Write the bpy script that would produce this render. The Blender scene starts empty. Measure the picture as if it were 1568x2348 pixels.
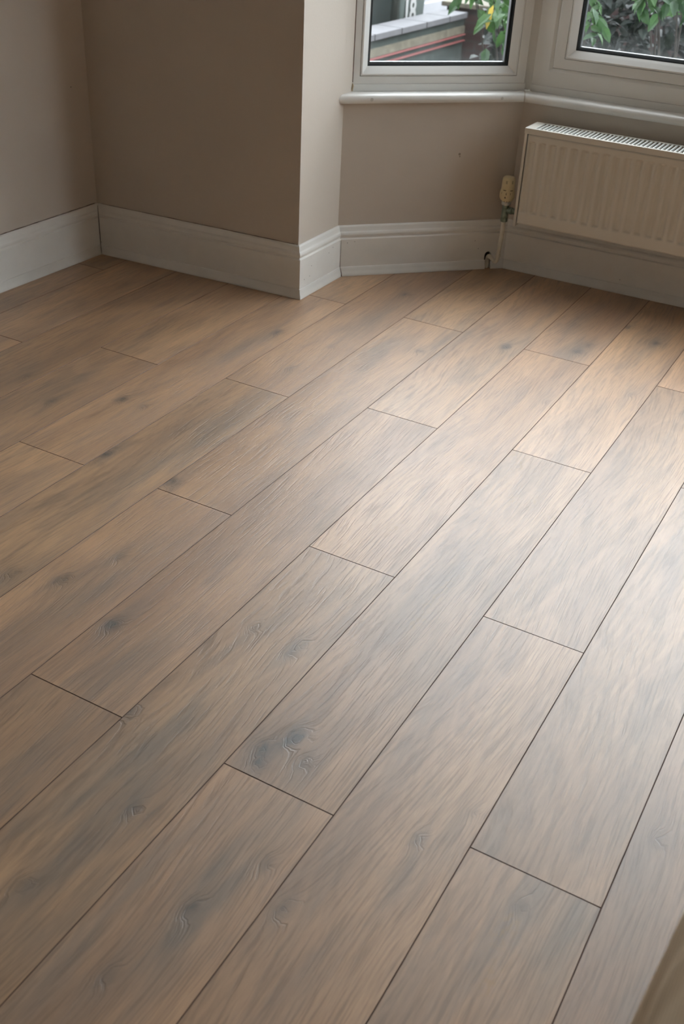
import bpy, bmesh, math, random
import numpy as np
from mathutils import Vector, Matrix

random.seed(7)
sc = bpy.context.scene
COL = sc.collection
W = 0.2                                   # plank width in metres

# ------------------------------------------------------------------ camera
cam_d = bpy.data.cameras.new('camera')
cam = bpy.data.objects.new('camera', cam_d); COL.objects.link(cam); sc.camera = cam
RT = Vector((0.86850906, 0.49352842, 0.04606213))
DN = Vector((0.30017653, -0.44973747, -0.84120762))
FW = Vector((-0.394444, 0.74442321, -0.53874671))
M = Matrix.Identity(4)
for r in range(3):
    M[r][0] = RT[r]; M[r][1] = -DN[r]; M[r][2] = -FW[r]
M.translation = Vector((0.29886601, -0.06117058, 1.23848947))
cam.matrix_world = M
cam_d.sensor_fit = 'HORIZONTAL'; cam_d.sensor_width = 24.0
cam_d.lens = 24.0 * 2413.3 / 1568
cam_d.clip_start = 0.05; cam_d.clip_end = 200
cam_d.dof.use_dof = True; cam_d.dof.focus_distance = 2.3; cam_d.dof.aperture_fstop = 6.3

# ------------------------------------------------------------------ light and exposure
world = bpy.data.worlds.new('overcast_sky'); sc.world = world
world.use_nodes = True
wn = world.node_tree.nodes; wl = world.node_tree.links
bg = wn['Background']
SKY = 5.5; SKY_LOBE = 1.72
bg.inputs[1].default_value = SKY
tc = wn.new('ShaderNodeTexCoord'); sep = wn.new('ShaderNodeSeparateXYZ')
ramp = wn.new('ShaderNodeValToRGB')
ramp.color_ramp.elements[0].position = 0.0; ramp.color_ramp.elements[0].color = (.89, .96, 1.03, 1)
ramp.color_ramp.elements[1].position = 1.0; ramp.color_ramp.elements[1].color = (1.60, 1.70, 1.83, 1)
wl.new(tc.outputs['Generated'], sep.inputs[0]); wl.new(sep.outputs['Z'], ramp.inputs[0])
dot = wn.new('ShaderNodeVectorMath'); dot.operation = 'DOT_PRODUCT'; dot.inputs[1].default_value = Vector((.40, .76, .55)).normalized()
wl.new(tc.outputs['Generated'], dot.inputs[0])
mr = wn.new('ShaderNodeMapRange'); mr.interpolation_type = 'SMOOTHSTEP'; mr.inputs[1].default_value = .35; mr.inputs[2].default_value = 1.0
mr.inputs[3].default_value = 1.0; mr.inputs[4].default_value = SKY_LOBE
wl.new(dot.outputs['Value'], mr.inputs[0])
vs_ = wn.new('ShaderNodeVectorMath'); vs_.operation = 'SCALE'
wl.new(ramp.outputs[0], vs_.inputs[0]); wl.new(mr.outputs[0], vs_.inputs['Scale'])
wl.new(vs_.outputs[0], bg.inputs[0])       # overcast, brighter where the sun stands behind the cloud
sc.cycles.transparent_max_bounces = 16
sc.cycles.max_bounces = 12
sc.cycles.diffuse_bounces = 8
sc.view_settings.view_transform = 'Standard'
sc.view_settings.look = 'None'
sc.view_settings.gamma = 1
sc.view_settings.use_curve_mapping = False
sc.view_settings.exposure = 0.0

# ------------------------------------------------------------------ helpers
def tag(o, label=None, cat=None, group=None, kind=None):
    if label: o['label'] = label
    if cat: o['category'] = cat
    if group: o['group'] = group
    if kind: o['kind'] = kind
    return o

def empty(name, loc=(0, 0, 0)):
    o = bpy.data.objects.new(name, None); COL.objects.link(o); o.location = loc
    o.empty_display_size = 0.05
    return o

class MB:
    """collects geometry for ONE mesh object"""
    def __init__(s): s.v = []; s.f = []
    def add(s, vs, fs):
        b = len(s.v); s.v += [tuple(v) for v in vs]; s.f += [tuple(b + i for i in f) for f in fs]
    def box(s, a, b, xf=None):
        (x0, y0, z0), (x1, y1, z1) = a, b
        vs = [(x0,y0,z0),(x1,y0,z0),(x1,y1,z0),(x0,y1,z0),(x0,y0,z1),(x1,y0,z1),(x1,y1,z1),(x0,y1,z1)]
        if xf: vs = [xf(*v) for v in vs]
        s.add(vs, [(0,3,2,1),(4,5,6,7),(0,1,5,4),(1,2,6,5),(2,3,7,6),(3,0,4,7)])
    def prism(s, poly, z0, z1):
        n = len(poly)
        s.add([(p[0], p[1], z0) for p in poly] + [(p[0], p[1], z1) for p in poly],
              [tuple(range(n))[::-1], tuple(range(n, 2*n))] + [(i, (i+1) % n, n+(i+1) % n, n+i) for i in range(n)])
    def rings(s, rs, cap0=True, cap1=True, closed=True):
        n = len(rs[0]); fs = []
        vs = [p for r in rs for p in r]
        for k in range(len(rs)-1):
            for i in range(n if closed else n-1):
                j = (i+1) % n
                fs.append((k*n+i, k*n+j, (k+1)*n+j, (k+1)*n+i))
        if cap0: fs.append(tuple(range(n))[::-1])
        if cap1: fs.append(tuple((len(rs)-1)*n+i for i in range(n)))
        s.add(vs, fs)
    def lathe(s, prof, c, axis=(0,0,1), seg=24):
        ax = Vector(axis).normalized()
        a = Vector((1,0,0)) if abs(ax.x) < .9 else Vector((0,1,0))
        u = ax.cross(a).normalized(); w = ax.cross(u)
        c = Vector(c)
        rs = [[c + ax*h + (u*math.cos(t)+w*math.sin(t))*r for t in [2*math.pi*i/seg for i in range(seg)]] for r, h in prof]
        s.rings(rs)
    def tube(s, pts, r, seg=14):
        pts = [Vector(p) for p in pts]; rs = []; up = Vector((.3,.2,1)).normalized(); prev = None
        for i, p in enumerate(pts):
            t = (pts[min(i+1, len(pts)-1)] - pts[max(i-1, 0)]).normalized()
            u = (prev - t*prev.dot(t)).normalized() if prev is not None else t.cross(up).normalized()
            prev = u; w = t.cross(u)
            rr = r[i] if isinstance(r, (list, tuple)) else r
            rs.append([p + (u*math.cos(a)+w*math.sin(a))*rr for a in [2*math.pi*k/seg for k in range(seg)]])
        s.rings(rs)
    def build(s, name, mat, parent=None, smooth=False, bevel=0, kind=None, recalc=True):
        me = bpy.data.meshes.new(name); me.from_pydata(s.v, [], s.f)
        if recalc:
            bm = bmesh.new(); bm.from_mesh(me); bmesh.ops.recalc_face_normals(bm, faces=bm.faces); bm.to_mesh(me); bm.free()
        me.materials.append(mat)
        o = bpy.data.objects.new(name, me); COL.objects.link(o)
        if parent: o.parent = parent; o.matrix_parent_inverse = Matrix.Translation(-Vector(parent.location)) if parent.type == 'EMPTY' and not parent.parent else Matrix.Identity(4)
        if smooth:
            for p in me.polygons: p.use_smooth = True
            me.set_sharp_from_angle(angle=math.radians(40))
        if bevel:
            m = o.modifiers.new('bevel', 'BEVEL'); m.width = bevel; m.segments = 2; m.limit_method = 'ANGLE'
            m.angle_limit = math.radians(40)
        if kind: o['kind'] = kind
        return o

# ------------------------------------------------------------------ materials
def new_mat(name):
    m = bpy.data.materials.new(name); m.use_nodes = True
    return m, m.node_tree.nodes, m.node_tree.links, m.node_tree.nodes['Principled BSDF']

def simple(name, col, rough=.5, metal=0, spec=.5, noise=0, nscale=20, bump=0, bscale=200):
    m, n, l, p = new_mat(name)
    p.inputs['Base Color'].default_value = (*col, 1); p.inputs['Roughness'].default_value = rough
    p.inputs['Metallic'].default_value = metal; p.inputs['Specular IOR Level'].default_value = spec
    t = n.new('ShaderNodeTexCoord')
    if noise:
        nz = n.new('ShaderNodeTexNoise'); nz.inputs['Scale'].default_value = nscale; nz.inputs['Detail'].default_value = 4
        l.new(t.outputs['Object'], nz.inputs['Vector'])
        r = n.new('ShaderNodeValToRGB')
        r.color_ramp.elements[0].position = .3; r.color_ramp.elements[1].position = .7
        r.color_ramp.elements[0].color = (*[c*(1-noise) for c in col], 1)
        r.color_ramp.elements[1].color = (*[min(1, c*(1+noise)) for c in col], 1)
        l.new(nz.outputs['Fac'], r.inputs[0]); l.new(r.outputs[0], p.inputs['Base Color'])
    if bump:
        nb = n.new('ShaderNodeTexNoise'); nb.inputs['Scale'].default_value = bscale; nb.inputs['Detail'].default_value = 3
        l.new(t.outputs['Object'], nb.inputs['Vector'])
        b = n.new('ShaderNodeBump'); b.inputs['Strength'].default_value = bump; b.inputs['Distance'].default_value = .001
        l.new(nb.outputs['Fac'], b.inputs['Height']); l.new(b.outputs[0], p.inputs['Normal'])
    return m

M_WALL = simple('wall_paint', (.56, .50, .43), .75, spec=.3, noise=.025, nscale=3, bump=.25, bscale=260)
M_CEIL = simple('ceiling_paint', (.78, .77, .74), .9, spec=.2)
M_TRIM = simple('gloss_trim_paint', (.76, .75, .71), .33, noise=.03, nscale=14, bump=.08, bscale=60)
M_UPVC = simple('window_plastic', (.74, .74, .71), .38, noise=.02, nscale=9)
M_SILL = simple('sill_paint', (.74, .73, .69), .25, noise=.03, nscale=20, bump=.06, bscale=50)
M_RAD = simple('radiator_enamel', (.70, .67, .60), .38, noise=.015, nscale=8)
M_GRILLE = simple('skylit_grille_enamel', (.80, .81, .77), .38)  # lighter than the radiator enamel: sky light on the bars put into the colour
M_FIN = simple('convector_metal', (.16, .19, .16), .6)
M_RUBBER = simple('black_gasket', (.012, .016, .018), .35)
M_SPACER = simple('spacer_bar', (.022, .023, .023), .7, spec=.2)
M_DARK = simple('hole_shade', (.02, .013, .008), .9)
M_CAULK = simple('brown_crack', (.12, .06, .04), .9)
M_CREAM = simple('cream_plastic', (.66, .56, .34), .4, noise=.04, nscale=60)
M_INK = simple('dark_marking', (.03, .015, .01), .6)
M_CHROME = simple('worn_chrome', (.55, .56, .53), .28, metal=.9, noise=.2, nscale=150)
M_BRASS = simple('tarnished_fitting', (.20, .25, .20), .4, metal=.55, noise=.3, nscale=120)
M_PIPE = simple('painted_pipe', (.66, .62, .52), .4, noise=.06, nscale=60)
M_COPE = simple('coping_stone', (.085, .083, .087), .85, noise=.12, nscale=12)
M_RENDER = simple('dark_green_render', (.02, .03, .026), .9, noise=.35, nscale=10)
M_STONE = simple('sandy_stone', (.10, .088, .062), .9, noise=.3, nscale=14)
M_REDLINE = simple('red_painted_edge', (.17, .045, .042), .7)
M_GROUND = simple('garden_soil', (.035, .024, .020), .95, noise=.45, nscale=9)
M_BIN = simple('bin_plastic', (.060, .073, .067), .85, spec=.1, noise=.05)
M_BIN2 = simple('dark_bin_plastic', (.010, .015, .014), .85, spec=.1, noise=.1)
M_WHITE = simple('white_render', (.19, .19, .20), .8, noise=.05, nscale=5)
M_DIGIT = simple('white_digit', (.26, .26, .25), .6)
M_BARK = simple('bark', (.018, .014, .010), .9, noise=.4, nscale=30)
M_CLOTH = None

def brick_mat(name, c1, c2, mortar):
    m, n, l, p = new_mat(name)
    t = n.new('ShaderNodeTexCoord'); mp = n.new('ShaderNodeMapping'); mp.inputs['Rotation'].default_value = (math.pi/2, 0, 0)
    b = n.new('ShaderNodeTexBrick'); b.inputs['Scale'].default_value = 1
    b.inputs['Brick Width'].default_value = .225; b.inputs['Row Height'].default_value = .075; b.inputs['Mortar Size'].default_value = .008
    b.inputs['Color1'].default_value = (*c1, 1); b.inputs['Color2'].default_value = (*c2, 1); b.inputs['Mortar'].default_value = (*mortar, 1)
    l.new(t.outputs['Object'], mp.inputs[0]); l.new(mp.outputs[0], b.inputs[0]); l.new(b.outputs[0], p.inputs['Base Color'])
    p.inputs['Roughness'].default_value = .9
    return m
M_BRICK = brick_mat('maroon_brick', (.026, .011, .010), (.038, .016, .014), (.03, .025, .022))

def leaf_mat(name, a, b):
    m, n, l, p = new_mat(name)
    t = n.new('ShaderNodeTexCoord'); nz = n.new('ShaderNodeTexNoise'); nz.inputs['Scale'].default_value = 9
    r = n.new('ShaderNodeValToRGB'); r.color_ramp.elements[0].color = (*a, 1); r.color_ramp.elements[1].color = (*b, 1)
    r.color_ramp.elements[0].position = .35; r.color_ramp.elements[1].position = .65
    l.new(t.outputs['Object'], nz.inputs[0]); l.new(nz.outputs['Fac'], r.inputs[0]); l.new(r.outputs[0], p.inputs['Base Color'])
    p.inputs['Roughness'].default_value = .5
    tr = n.new('ShaderNodeBsdfTranslucent'); l.new(r.outputs[0], tr.inputs[0])
    mx = n.new('ShaderNodeMixShader'); mx.inputs[0].default_value = .35
    l.new(p.outputs[0], mx.inputs[1]); l.new(tr.outputs[0], mx.inputs[2]); l.new(mx.outputs[0], n['Material Output'].inputs[0])
    return m
M_LEAF = leaf_mat('green_leaves', (.017, .060, .016), (.050, .125, .028))
M_LEAFY = leaf_mat('yellow_leaf', (.55, .38, .05), (.6, .5, .1))
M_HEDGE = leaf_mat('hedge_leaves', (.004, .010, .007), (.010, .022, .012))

def glass_mat():
    m, n, l, p = new_mat('dirty_glass'); n.remove(p)
    out = n['Material Output']
    tr = n.new('ShaderNodeBsdfTransparent'); tr.inputs[0].default_value = (.985, .99, .987, 1)
    gl = n.new('ShaderNodeBsdfGlossy'); gl.inputs['Roughness'].default_value = .01
    fr = n.new('ShaderNodeFresnel'); ge = n.new('ShaderNodeNewGeometry'); io = n.new('ShaderNodeMapRange'); io.inputs[3].default_value = 1.35; io.inputs[4].default_value = 1/1.35; l.new(ge.outputs['Backfacing'], io.inputs[0]); l.new(io.outputs[0], fr.inputs[0])
    mx = n.new('ShaderNodeMixShader')
    l.new(fr.outputs[0], mx.inputs[0]); l.new(tr.outputs[0], mx.inputs[1]); l.new(gl.outputs[0], mx.inputs[2])
    df = n.new('ShaderNodeBsdfDiffuse'); df.inputs[0].default_value = (.75, .78, .76, 1)
    tl = n.new('ShaderNodeBsdfTranslucent'); tl.inputs[0].default_value = (.75, .78, .76, 1)
    dm = n.new('ShaderNodeMixShader'); dm.inputs[0].default_value = .5; l.new(df.outputs[0], dm.inputs[1]); l.new(tl.outputs[0], dm.inputs[2])
    t = n.new('ShaderNodeTexCoord')
    def mth(op, a, b=None, clamp=False):
        q = n.new('ShaderNodeMath'); q.operation = op; q.use_clamp = clamp
        for i, v in enumerate((a, b)):
            if v is None: continue
            if isinstance(v, (int, float)): q.inputs[i].default_value = v
            else: l.new(v, q.inputs[i])
        return q.outputs[0]
    def noise(scale, detail, vec=None):
        z = n.new('ShaderNodeTexNoise'); z.inputs['Scale'].default_value = scale; z.inputs['Detail'].default_value = detail
        l.new(vec or t.outputs['Object'], z.inputs['Vector']); return z.outputs['Fac']
    sp = n.new('ShaderNodeSeparateXYZ'); l.new(t.outputs['UV'], sp.inputs[0])
    # fine specks, smears and a dusty rim that thickens towards the lower edge and corners
    speck = mth('MULTIPLY', mth('SUBTRACT', noise(430, 1), .69, True), 6.0, True)
    smear = mth('MULTIPLY', mth('SUBTRACT', noise(9, 5), .50, True), .55, True)
    mp = n.new('ShaderNodeMapping'); mp.inputs['Scale'].default_value = (90, 90, 14); l.new(t.outputs['Object'], mp.inputs[0])
    drip = mth('MULTIPLY', mth('SUBTRACT', noise(1, 3, mp.outputs[0]), .66, True), 2.2, True)
    low = mth('POWER', mth('SUBTRACT', 1.0, mth('MULTIPLY', sp.outputs['Y'], 9.0, True), True), 3.0)      # uv in metres from the lower left corner
    side = mth('POWER', mth('SUBTRACT', 1.0, mth('MULTIPLY', sp.outputs['X'], 14.0, True), True), 3.0)
    rim = mth('MULTIPLY', mth('ADD', low, side, True), mth('MULTIPLY', noise(60, 6), .55))
    near = mth('SUBTRACT', 1.0, mth('MULTIPLY', sp.outputs['Y'], 2.2, True), True)
    body = mth('MULTIPLY', mth('ADD', mth('ADD', speck, smear), drip), near, True)
    dirt = mth('MULTIPLY', mth('ADD', mth('ADD', body, rim), .008, True), .20)
    m2 = n.new('ShaderNodeMixShader'); l.new(dirt, m2.inputs[0]); l.new(mx.outputs[0], m2.inputs[1]); l.new(dm.outputs[0], m2.inputs[2])
    l.new(m2.outputs[0], out.inputs[0])
    return m
M_GLASS = glass_mat()
def clear_glass():
    m, n, l, p = new_mat('outer_glass'); n.remove(p)
    tr = n.new('ShaderNodeBsdfTransparent'); tr.inputs[0].default_value = (.985, .99, .987, 1)
    gl = n.new('ShaderNodeBsdfGlossy'); gl.inputs['Roughness'].default_value = .01
    fr = n.new('ShaderNodeFresnel'); ge = n.new('ShaderNodeNewGeometry'); io = n.new('ShaderNodeMapRange'); io.inputs[3].default_value = 1.35; io.inputs[4].default_value = 1/1.35; l.new(ge.outputs['Backfacing'], io.inputs[0]); l.new(io.outputs[0], fr.inputs[0])
    mx = n.new('ShaderNodeMixShader')
    l.new(fr.outputs[0], mx.inputs[0]); l.new(tr.outputs[0], mx.inputs[1]); l.new(gl.outputs[0], mx.inputs[2]); l.new(mx.outputs[0], n['Material Output'].inputs[0])
    return m
M_GLASS2 = clear_glass()

def cloth_mat():
    m, n, l, p = new_mat('beige_weave')
    t = n.new('ShaderNodeTexCoord')
    w1 = n.new('ShaderNodeTexWave'); w1.inputs['Scale'].default_value = 150; w1.bands_direction = 'X'
    w2 = n.new('ShaderNodeTexWave'); w2.inputs['Scale'].default_value = 150; w2.bands_direction = 'Z'
    l.new(t.outputs['Object'], w1.inputs[0]); l.new(t.outputs['Object'], w2.inputs[0])
    mx = n.new('ShaderNodeMix'); mx.data_type = 'RGBA'; mx.blend_type = 'MULTIPLY'; mx.inputs[0].default_value = 1
    l.new(w1.outputs[0], mx.inputs[6]); l.new(w2.outputs[0], mx.inputs[7])
    r = n.new('ShaderNodeValToRGB'); r.color_ramp.elements[0].color = (.55, .44, .30, 1); r.color_ramp.elements[1].color = (.80, .67, .48, 1)
    l.new(mx.outputs[2], r.inputs[0]); l.new(r.outputs[0], p.inputs['Base Color']); p.inputs['Roughness'].default_value = .95
    return m
M_CLOTH = cloth_mat()

def floor_mat():
    m, n, l, p = new_mat('oak_laminate')
    def mth(op, a, b=None, c=None, clamp=False):
        q = n.new('ShaderNodeMath'); q.operation = op; q.use_clamp = clamp
        for i, v in enumerate((a, b, c)):
            if v is None: continue
            if isinstance(v, (int, float)): q.inputs[i].default_value = v
            else: l.new(v, q.inputs[i])
        return q.outputs[0]
    def attr(nm):
        a = n.new('ShaderNodeAttribute'); a.attribute_name = nm; return a
    def comb(x, y, z=0.0):
        c = n.new('ShaderNodeCombineXYZ')
        for i, v in enumerate((x, y, z)):
            if isinstance(v, (int, float)): c.inputs[i].default_value = v
            else: l.new(v, c.inputs[i])
        return c.outputs[0]
    def noise(vec, detail=2, rough=.5, dist=0):
        z = n.new('ShaderNodeTexNoise'); z.inputs['Scale'].default_value = 1; z.inputs['Detail'].default_value = detail
        z.inputs['Roughness'].default_value = rough; z.inputs['Distortion'].default_value = dist
        l.new(vec, z.inputs['Vector']); return z.outputs['Fac']
    def mixc(f, a, b):
        q = n.new('ShaderNodeMix'); q.data_type = 'RGBA'
        if isinstance(f, (int, float)): q.inputs[0].default_value = f
        else: l.new(f, q.inputs[0])
        for i, v in ((6, a), (7, b)):
            if isinstance(v, tuple): q.inputs[i].default_value = (*v, 1)
            else: l.new(v, q.inputs[i])
        return q.outputs[2]
    def rng(v, a, b, c=0, d=1):
        q = n.new('ShaderNodeMapRange'); q.inputs[1].default_value = a; q.inputs[2].default_value = b
        q.inputs[3].default_value = c; q.inputs[4].default_value = d; l.new(v, q.inputs[0]); return q.outputs[0]
    uv = n.new('ShaderNodeUVMap'); uv.uv_map = 'plank'
    s = n.new('ShaderNodeSeparateXYZ'); l.new(uv.outputs[0], s.inputs[0])
    X, Y = s.outputs[0], s.outputs[1]               # metres across / along the plank
    pr = attr('plank_random'); ps = n.new('ShaderNodeSeparateXYZ'); l.new(pr.outputs['Vector'], ps.inputs[0])
    R1, R2, R3 = ps.outputs
    fig = attr('figure'); fs = n.new('ShaderNodeSeparateXYZ'); l.new(fig.outputs['Vector'], fs.inputs[0])
    KNOT, SMOKE, AMBER = fs.outputs
    off = mth('MULTIPLY', R1, 37.0)
    Yo = mth('ADD', Y, off)
    # cathedral figure: radius of a bent cone cut by the board
    warp = noise(comb(mth('MULTIPLY', X, 5.0), mth('MULTIPLY', Yo, 1.6), R2), 2)
    depth = mth('MULTIPLY', noise(comb(mth('MULTIPLY', R3, 9.0), mth('MULTIPLY', Yo, .8)), 1), .20)
    xc = mth('ADD', X, mth('ADD', mth('MULTIPLY', mth('SUBTRACT', R2, .5), .20), mth('MULTIPLY', mth('SUBTRACT', warp, .5), .05)))
    rad = mth('SQRT', mth('ADD', mth('POWER', xc, 2.0), mth('POWER', depth, 2.0)))
    rad = mth('ADD', rad, mth('MULTIPLY', KNOT, .018))
    rad = mth('ADD', rad, mth('MULTIPLY', noise(comb(mth('MULTIPLY', X, 30.0), mth('MULTIPLY', Yo, 9.0), 2.0), 3), .006))
    rings = noise(comb(mth('MULTIPLY', rad, 150.0), mth('MULTIPLY', Yo, 1.6), R3), 3, .6)
    xf = mth('ADD', mth('ADD', mth('MULTIPLY', xc, .55), mth('MULTIPLY', rad, .45)), mth('MULTIPLY', KNOT, .012))
    fine = noise(comb(mth('MULTIPLY', xf, 430.0), mth('MULTIPLY', Yo, 9.0), 5.0), 3, .55)
    pores = noise(comb(mth('MULTIPLY', X, 900.0), mth('MULTIPLY', Yo, 45.0), 1.0), 2, .6)
    # long soft patches of grey and tan
    patch = noise(comb(mth('MULTIPLY', X, 7.0), mth('MULTIPLY', Yo, 1.3), mth('MULTIPLY', R2, 5.0)), 4, .55, .15)
    patch2 = noise(comb(mth('MULTIPLY', X, 20.0), mth('MULTIPLY', Yo, 3.5), 7.0), 4, .6, .25)
    col = mixc(rng(patch, .36, .64), BROWN, TAN)
    col = mixc(mth('MULTIPLY', rng(patch2, .45, .70), .65), col, GREY)
    col = mixc(mth('MULTIPLY', R2, .28), col, WARM)
    smk = mth('MULTIPLY', SMOKE, rng(patch2, .30, .62, .35, 1.0), None, True)
    col = mixc(mth('MULTIPLY', smk, .62), col, SMOKEC)
    kn = mth('MULTIPLY', mth('POWER', KNOT, 1.4), rng(noise(comb(mth('MULTIPLY', X, 60.0), mth('MULTIPLY', Yo, 30.0), 3.0), 3), .3, .6, .45, 1.0), None, True)
    col = mixc(mth('MULTIPLY', kn, .85), col, KNOTC)
    col = mixc(mth('MULTIPLY', mth('MULTIPLY', AMBER, rng(noise(comb(mth('MULTIPLY', X, 130.0), mth('MULTIPLY', Yo, 60.0), 9.0), 3), .45, .62)), .75), col, (.42, .24, .08))
    # grain lines
    gl = rng(rings, .40, .62, .92, 1.05)
    gf = rng(fine, .36, .54, .78, 1.05)
    gp = rng(pores, .35, .6, .93, 1.03)
    g = mth('MULTIPLY', mth('MULTIPLY', gl, gf), gp)
    g = mth('MULTIPLY', g, rng(R1, 0, 1, .88, 1.12))
    v = n.new('ShaderNodeVectorMath'); v.operation = 'SCALE'; l.new(col, v.inputs[0]); l.new(g, v.inputs['Scale'])
    l.new(v.outputs[0], p.inputs['Base Color'])
    h = mth('ADD', mth('MULTIPLY', rng(fine, .36, .48), .8), mth('MULTIPLY', rings, .15))
    h = mth('ADD', h, mth('MULTIPLY', pores, .35))
    b = n.new('ShaderNodeBump'); b.inputs['Strength'].default_value = FLOOR_BUMP; b.inputs['Distance'].default_value = .0006
    l.new(h, b.inputs['Height']); l.new(b.outputs[0], p.inputs['Normal'])
    ro = mth('ADD', FLOOR_ROUGH, mth('MULTIPLY', mth('SUBTRACT', patch2, .5), .08))
    l.new(ro, p.inputs['Roughness'])
    p.inputs['Specular IOR Level'].default_value = FLOOR_SPEC
    p.inputs['Coat Weight'].default_value = .85; p.inputs['Coat Roughness'].default_value = .54
    l.new(b.outputs[0], p.inputs['Coat Normal'])
    return m
BROWN = (.330, .200, .110); TAN = (.53, .325, .170); GREY = (.235, .170, .118); WARM = (.50, .27, .16)
SMOKEC = (.15, .128, .106); KNOTC = (.055, .050, .045)
FLOOR_BUMP = .55; FLOOR_ROUGH = .46; FLOOR_SPEC = 1.0
M_FLOOR = floor_mat()
M_SEAM = simple('plank_edge', (.13, .075, .055), .6)

# ------------------------------------------------------------------ room outline (inner wall faces, metres)
WP = [Vector(p)*W for p in [(-11.30, -17), (-10.65, 13.20), (-6.80, 13.42), (-6.80, 14.66), (-4.66, 16.80), (4.46, 16.93), (6.60, 14.80), (6.60, 13.55), (8.80, 13.55), (8.80, -17)]]
NW = len(WP)
def inward(i):
    d = (WP[(i+1) % NW] - WP[i]).normalized(); return Vector((d.y, -d.x))
def miter(i):
    a, b = inward(i-1), inward(i); s = a + b
    return s / s.dot(b)
MT = [miter(i) for i in range(NW)]
def corner(i, o):
    return WP[i % NW] + MT[i % NW]*o
SILL_Z = 0.548; HEAD_Z = 2.30; CEIL_Z = 2.65; TH = .15

# ---- floor: one mesh, every plank bevelled at its edges, grain figure stored as attributes
knots = [(-6.27,12.0,1),(-6.73,9.0,1),(-6.37,9.01,.6),(-7.42,8.46,1),(-5.97,7.79,1),(-4.97,7.72,1),(-5.45,11.04,.5),(-5.35,12.02,.5),(-8.18,8.83,.6),
 (-3.26,13.52,1.2),(-4.17,15.21,.6),(-5.42,14.52,.9),(-2.24,14.31,.8),(-2.31,13.97,1),(-1.97,15.36,.9),(-1.42,14.99,.9),(-4.24,12.63,.8),(-2.14,12.14,.4),
 (-1.21,13.02,.5),(-4.72,5.68,1),(-4.49,6.28,.7),(-3.86,5.41,1.1),(-2.75,6.09,.5),(-2.25,6.1,.6),(-2.26,5.93,.5),(-1.68,5.07,1.3),(-1.84,4.82,.9),
 (-1.77,4.67,.7),(-1.48,4.88,.7),(-2.99,4.6,.7),(-5.2,5.5,.7),(-1.42,3.31,.9),(-1.18,3.91,.7),(-1.57,2.64,.6),(-.88,3.64,.8),(-2.29,3.8,.6),
 (-.36,4.68,.7),(-.12,5.13,.4),(.51,4.53,.5),(1.18,5.62,.5),(-2.52,2.86,.6)]
smokes = [(-6.45,10.96),(-5.43,7.52),(-5.25,8.83),(-5.14,9.46),(-4.33,5.7),(-3.42,4.84),(-3.35,3.71),(-2.53,4.59),(-2.53,4.04),(-4.44,4.74),(-2.61,3.75),
 (-1.38,3.85),(-1.35,3.54),(-2.43,3.15),(.92,4.75),(1.35,4.46),(-1.44,7.89),(-7.61,8.78),(-7.67,10.64),(-3.26,13.52),(-5.31,13.57),(-1.58,15.01),
 (.59,4.69),(-2.7,15.04),(-1.87,2.78),(-4.8,12.32),(-4.01,13.47),(-2.4,14.2)]
ambers = [(-1.49,7.68),(-1.51,7.33),(-1.5,6.98),(-1.78,10.35),(-1.94,10.56),(-1.35,9.59),(-1.56,9.55),(-2.42,8.34),(-1.05,9.51),(.49,4.28),(.55,3.88)]
joints = {-8: 10.097, -7: 7.468, -6: 10.284, -5: 7.53, -4: 4.503, -3: 7.49, -2: 4.532, -1: 7.398, 0: 4.806, 1: 8.1, -9: 7.2, -10: 9.6, -11: 6.4}
PL = 6.105
def vmax_at(u):
    u = np.asarray(u)
    return np.where(u < -7.2, 13.7, np.where(u < -4.66, u + 21.46 + .55, np.where(u < 4.46, 17.25, np.where(u < 7.0, 21.39 - u + .4, 13.9))))
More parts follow.
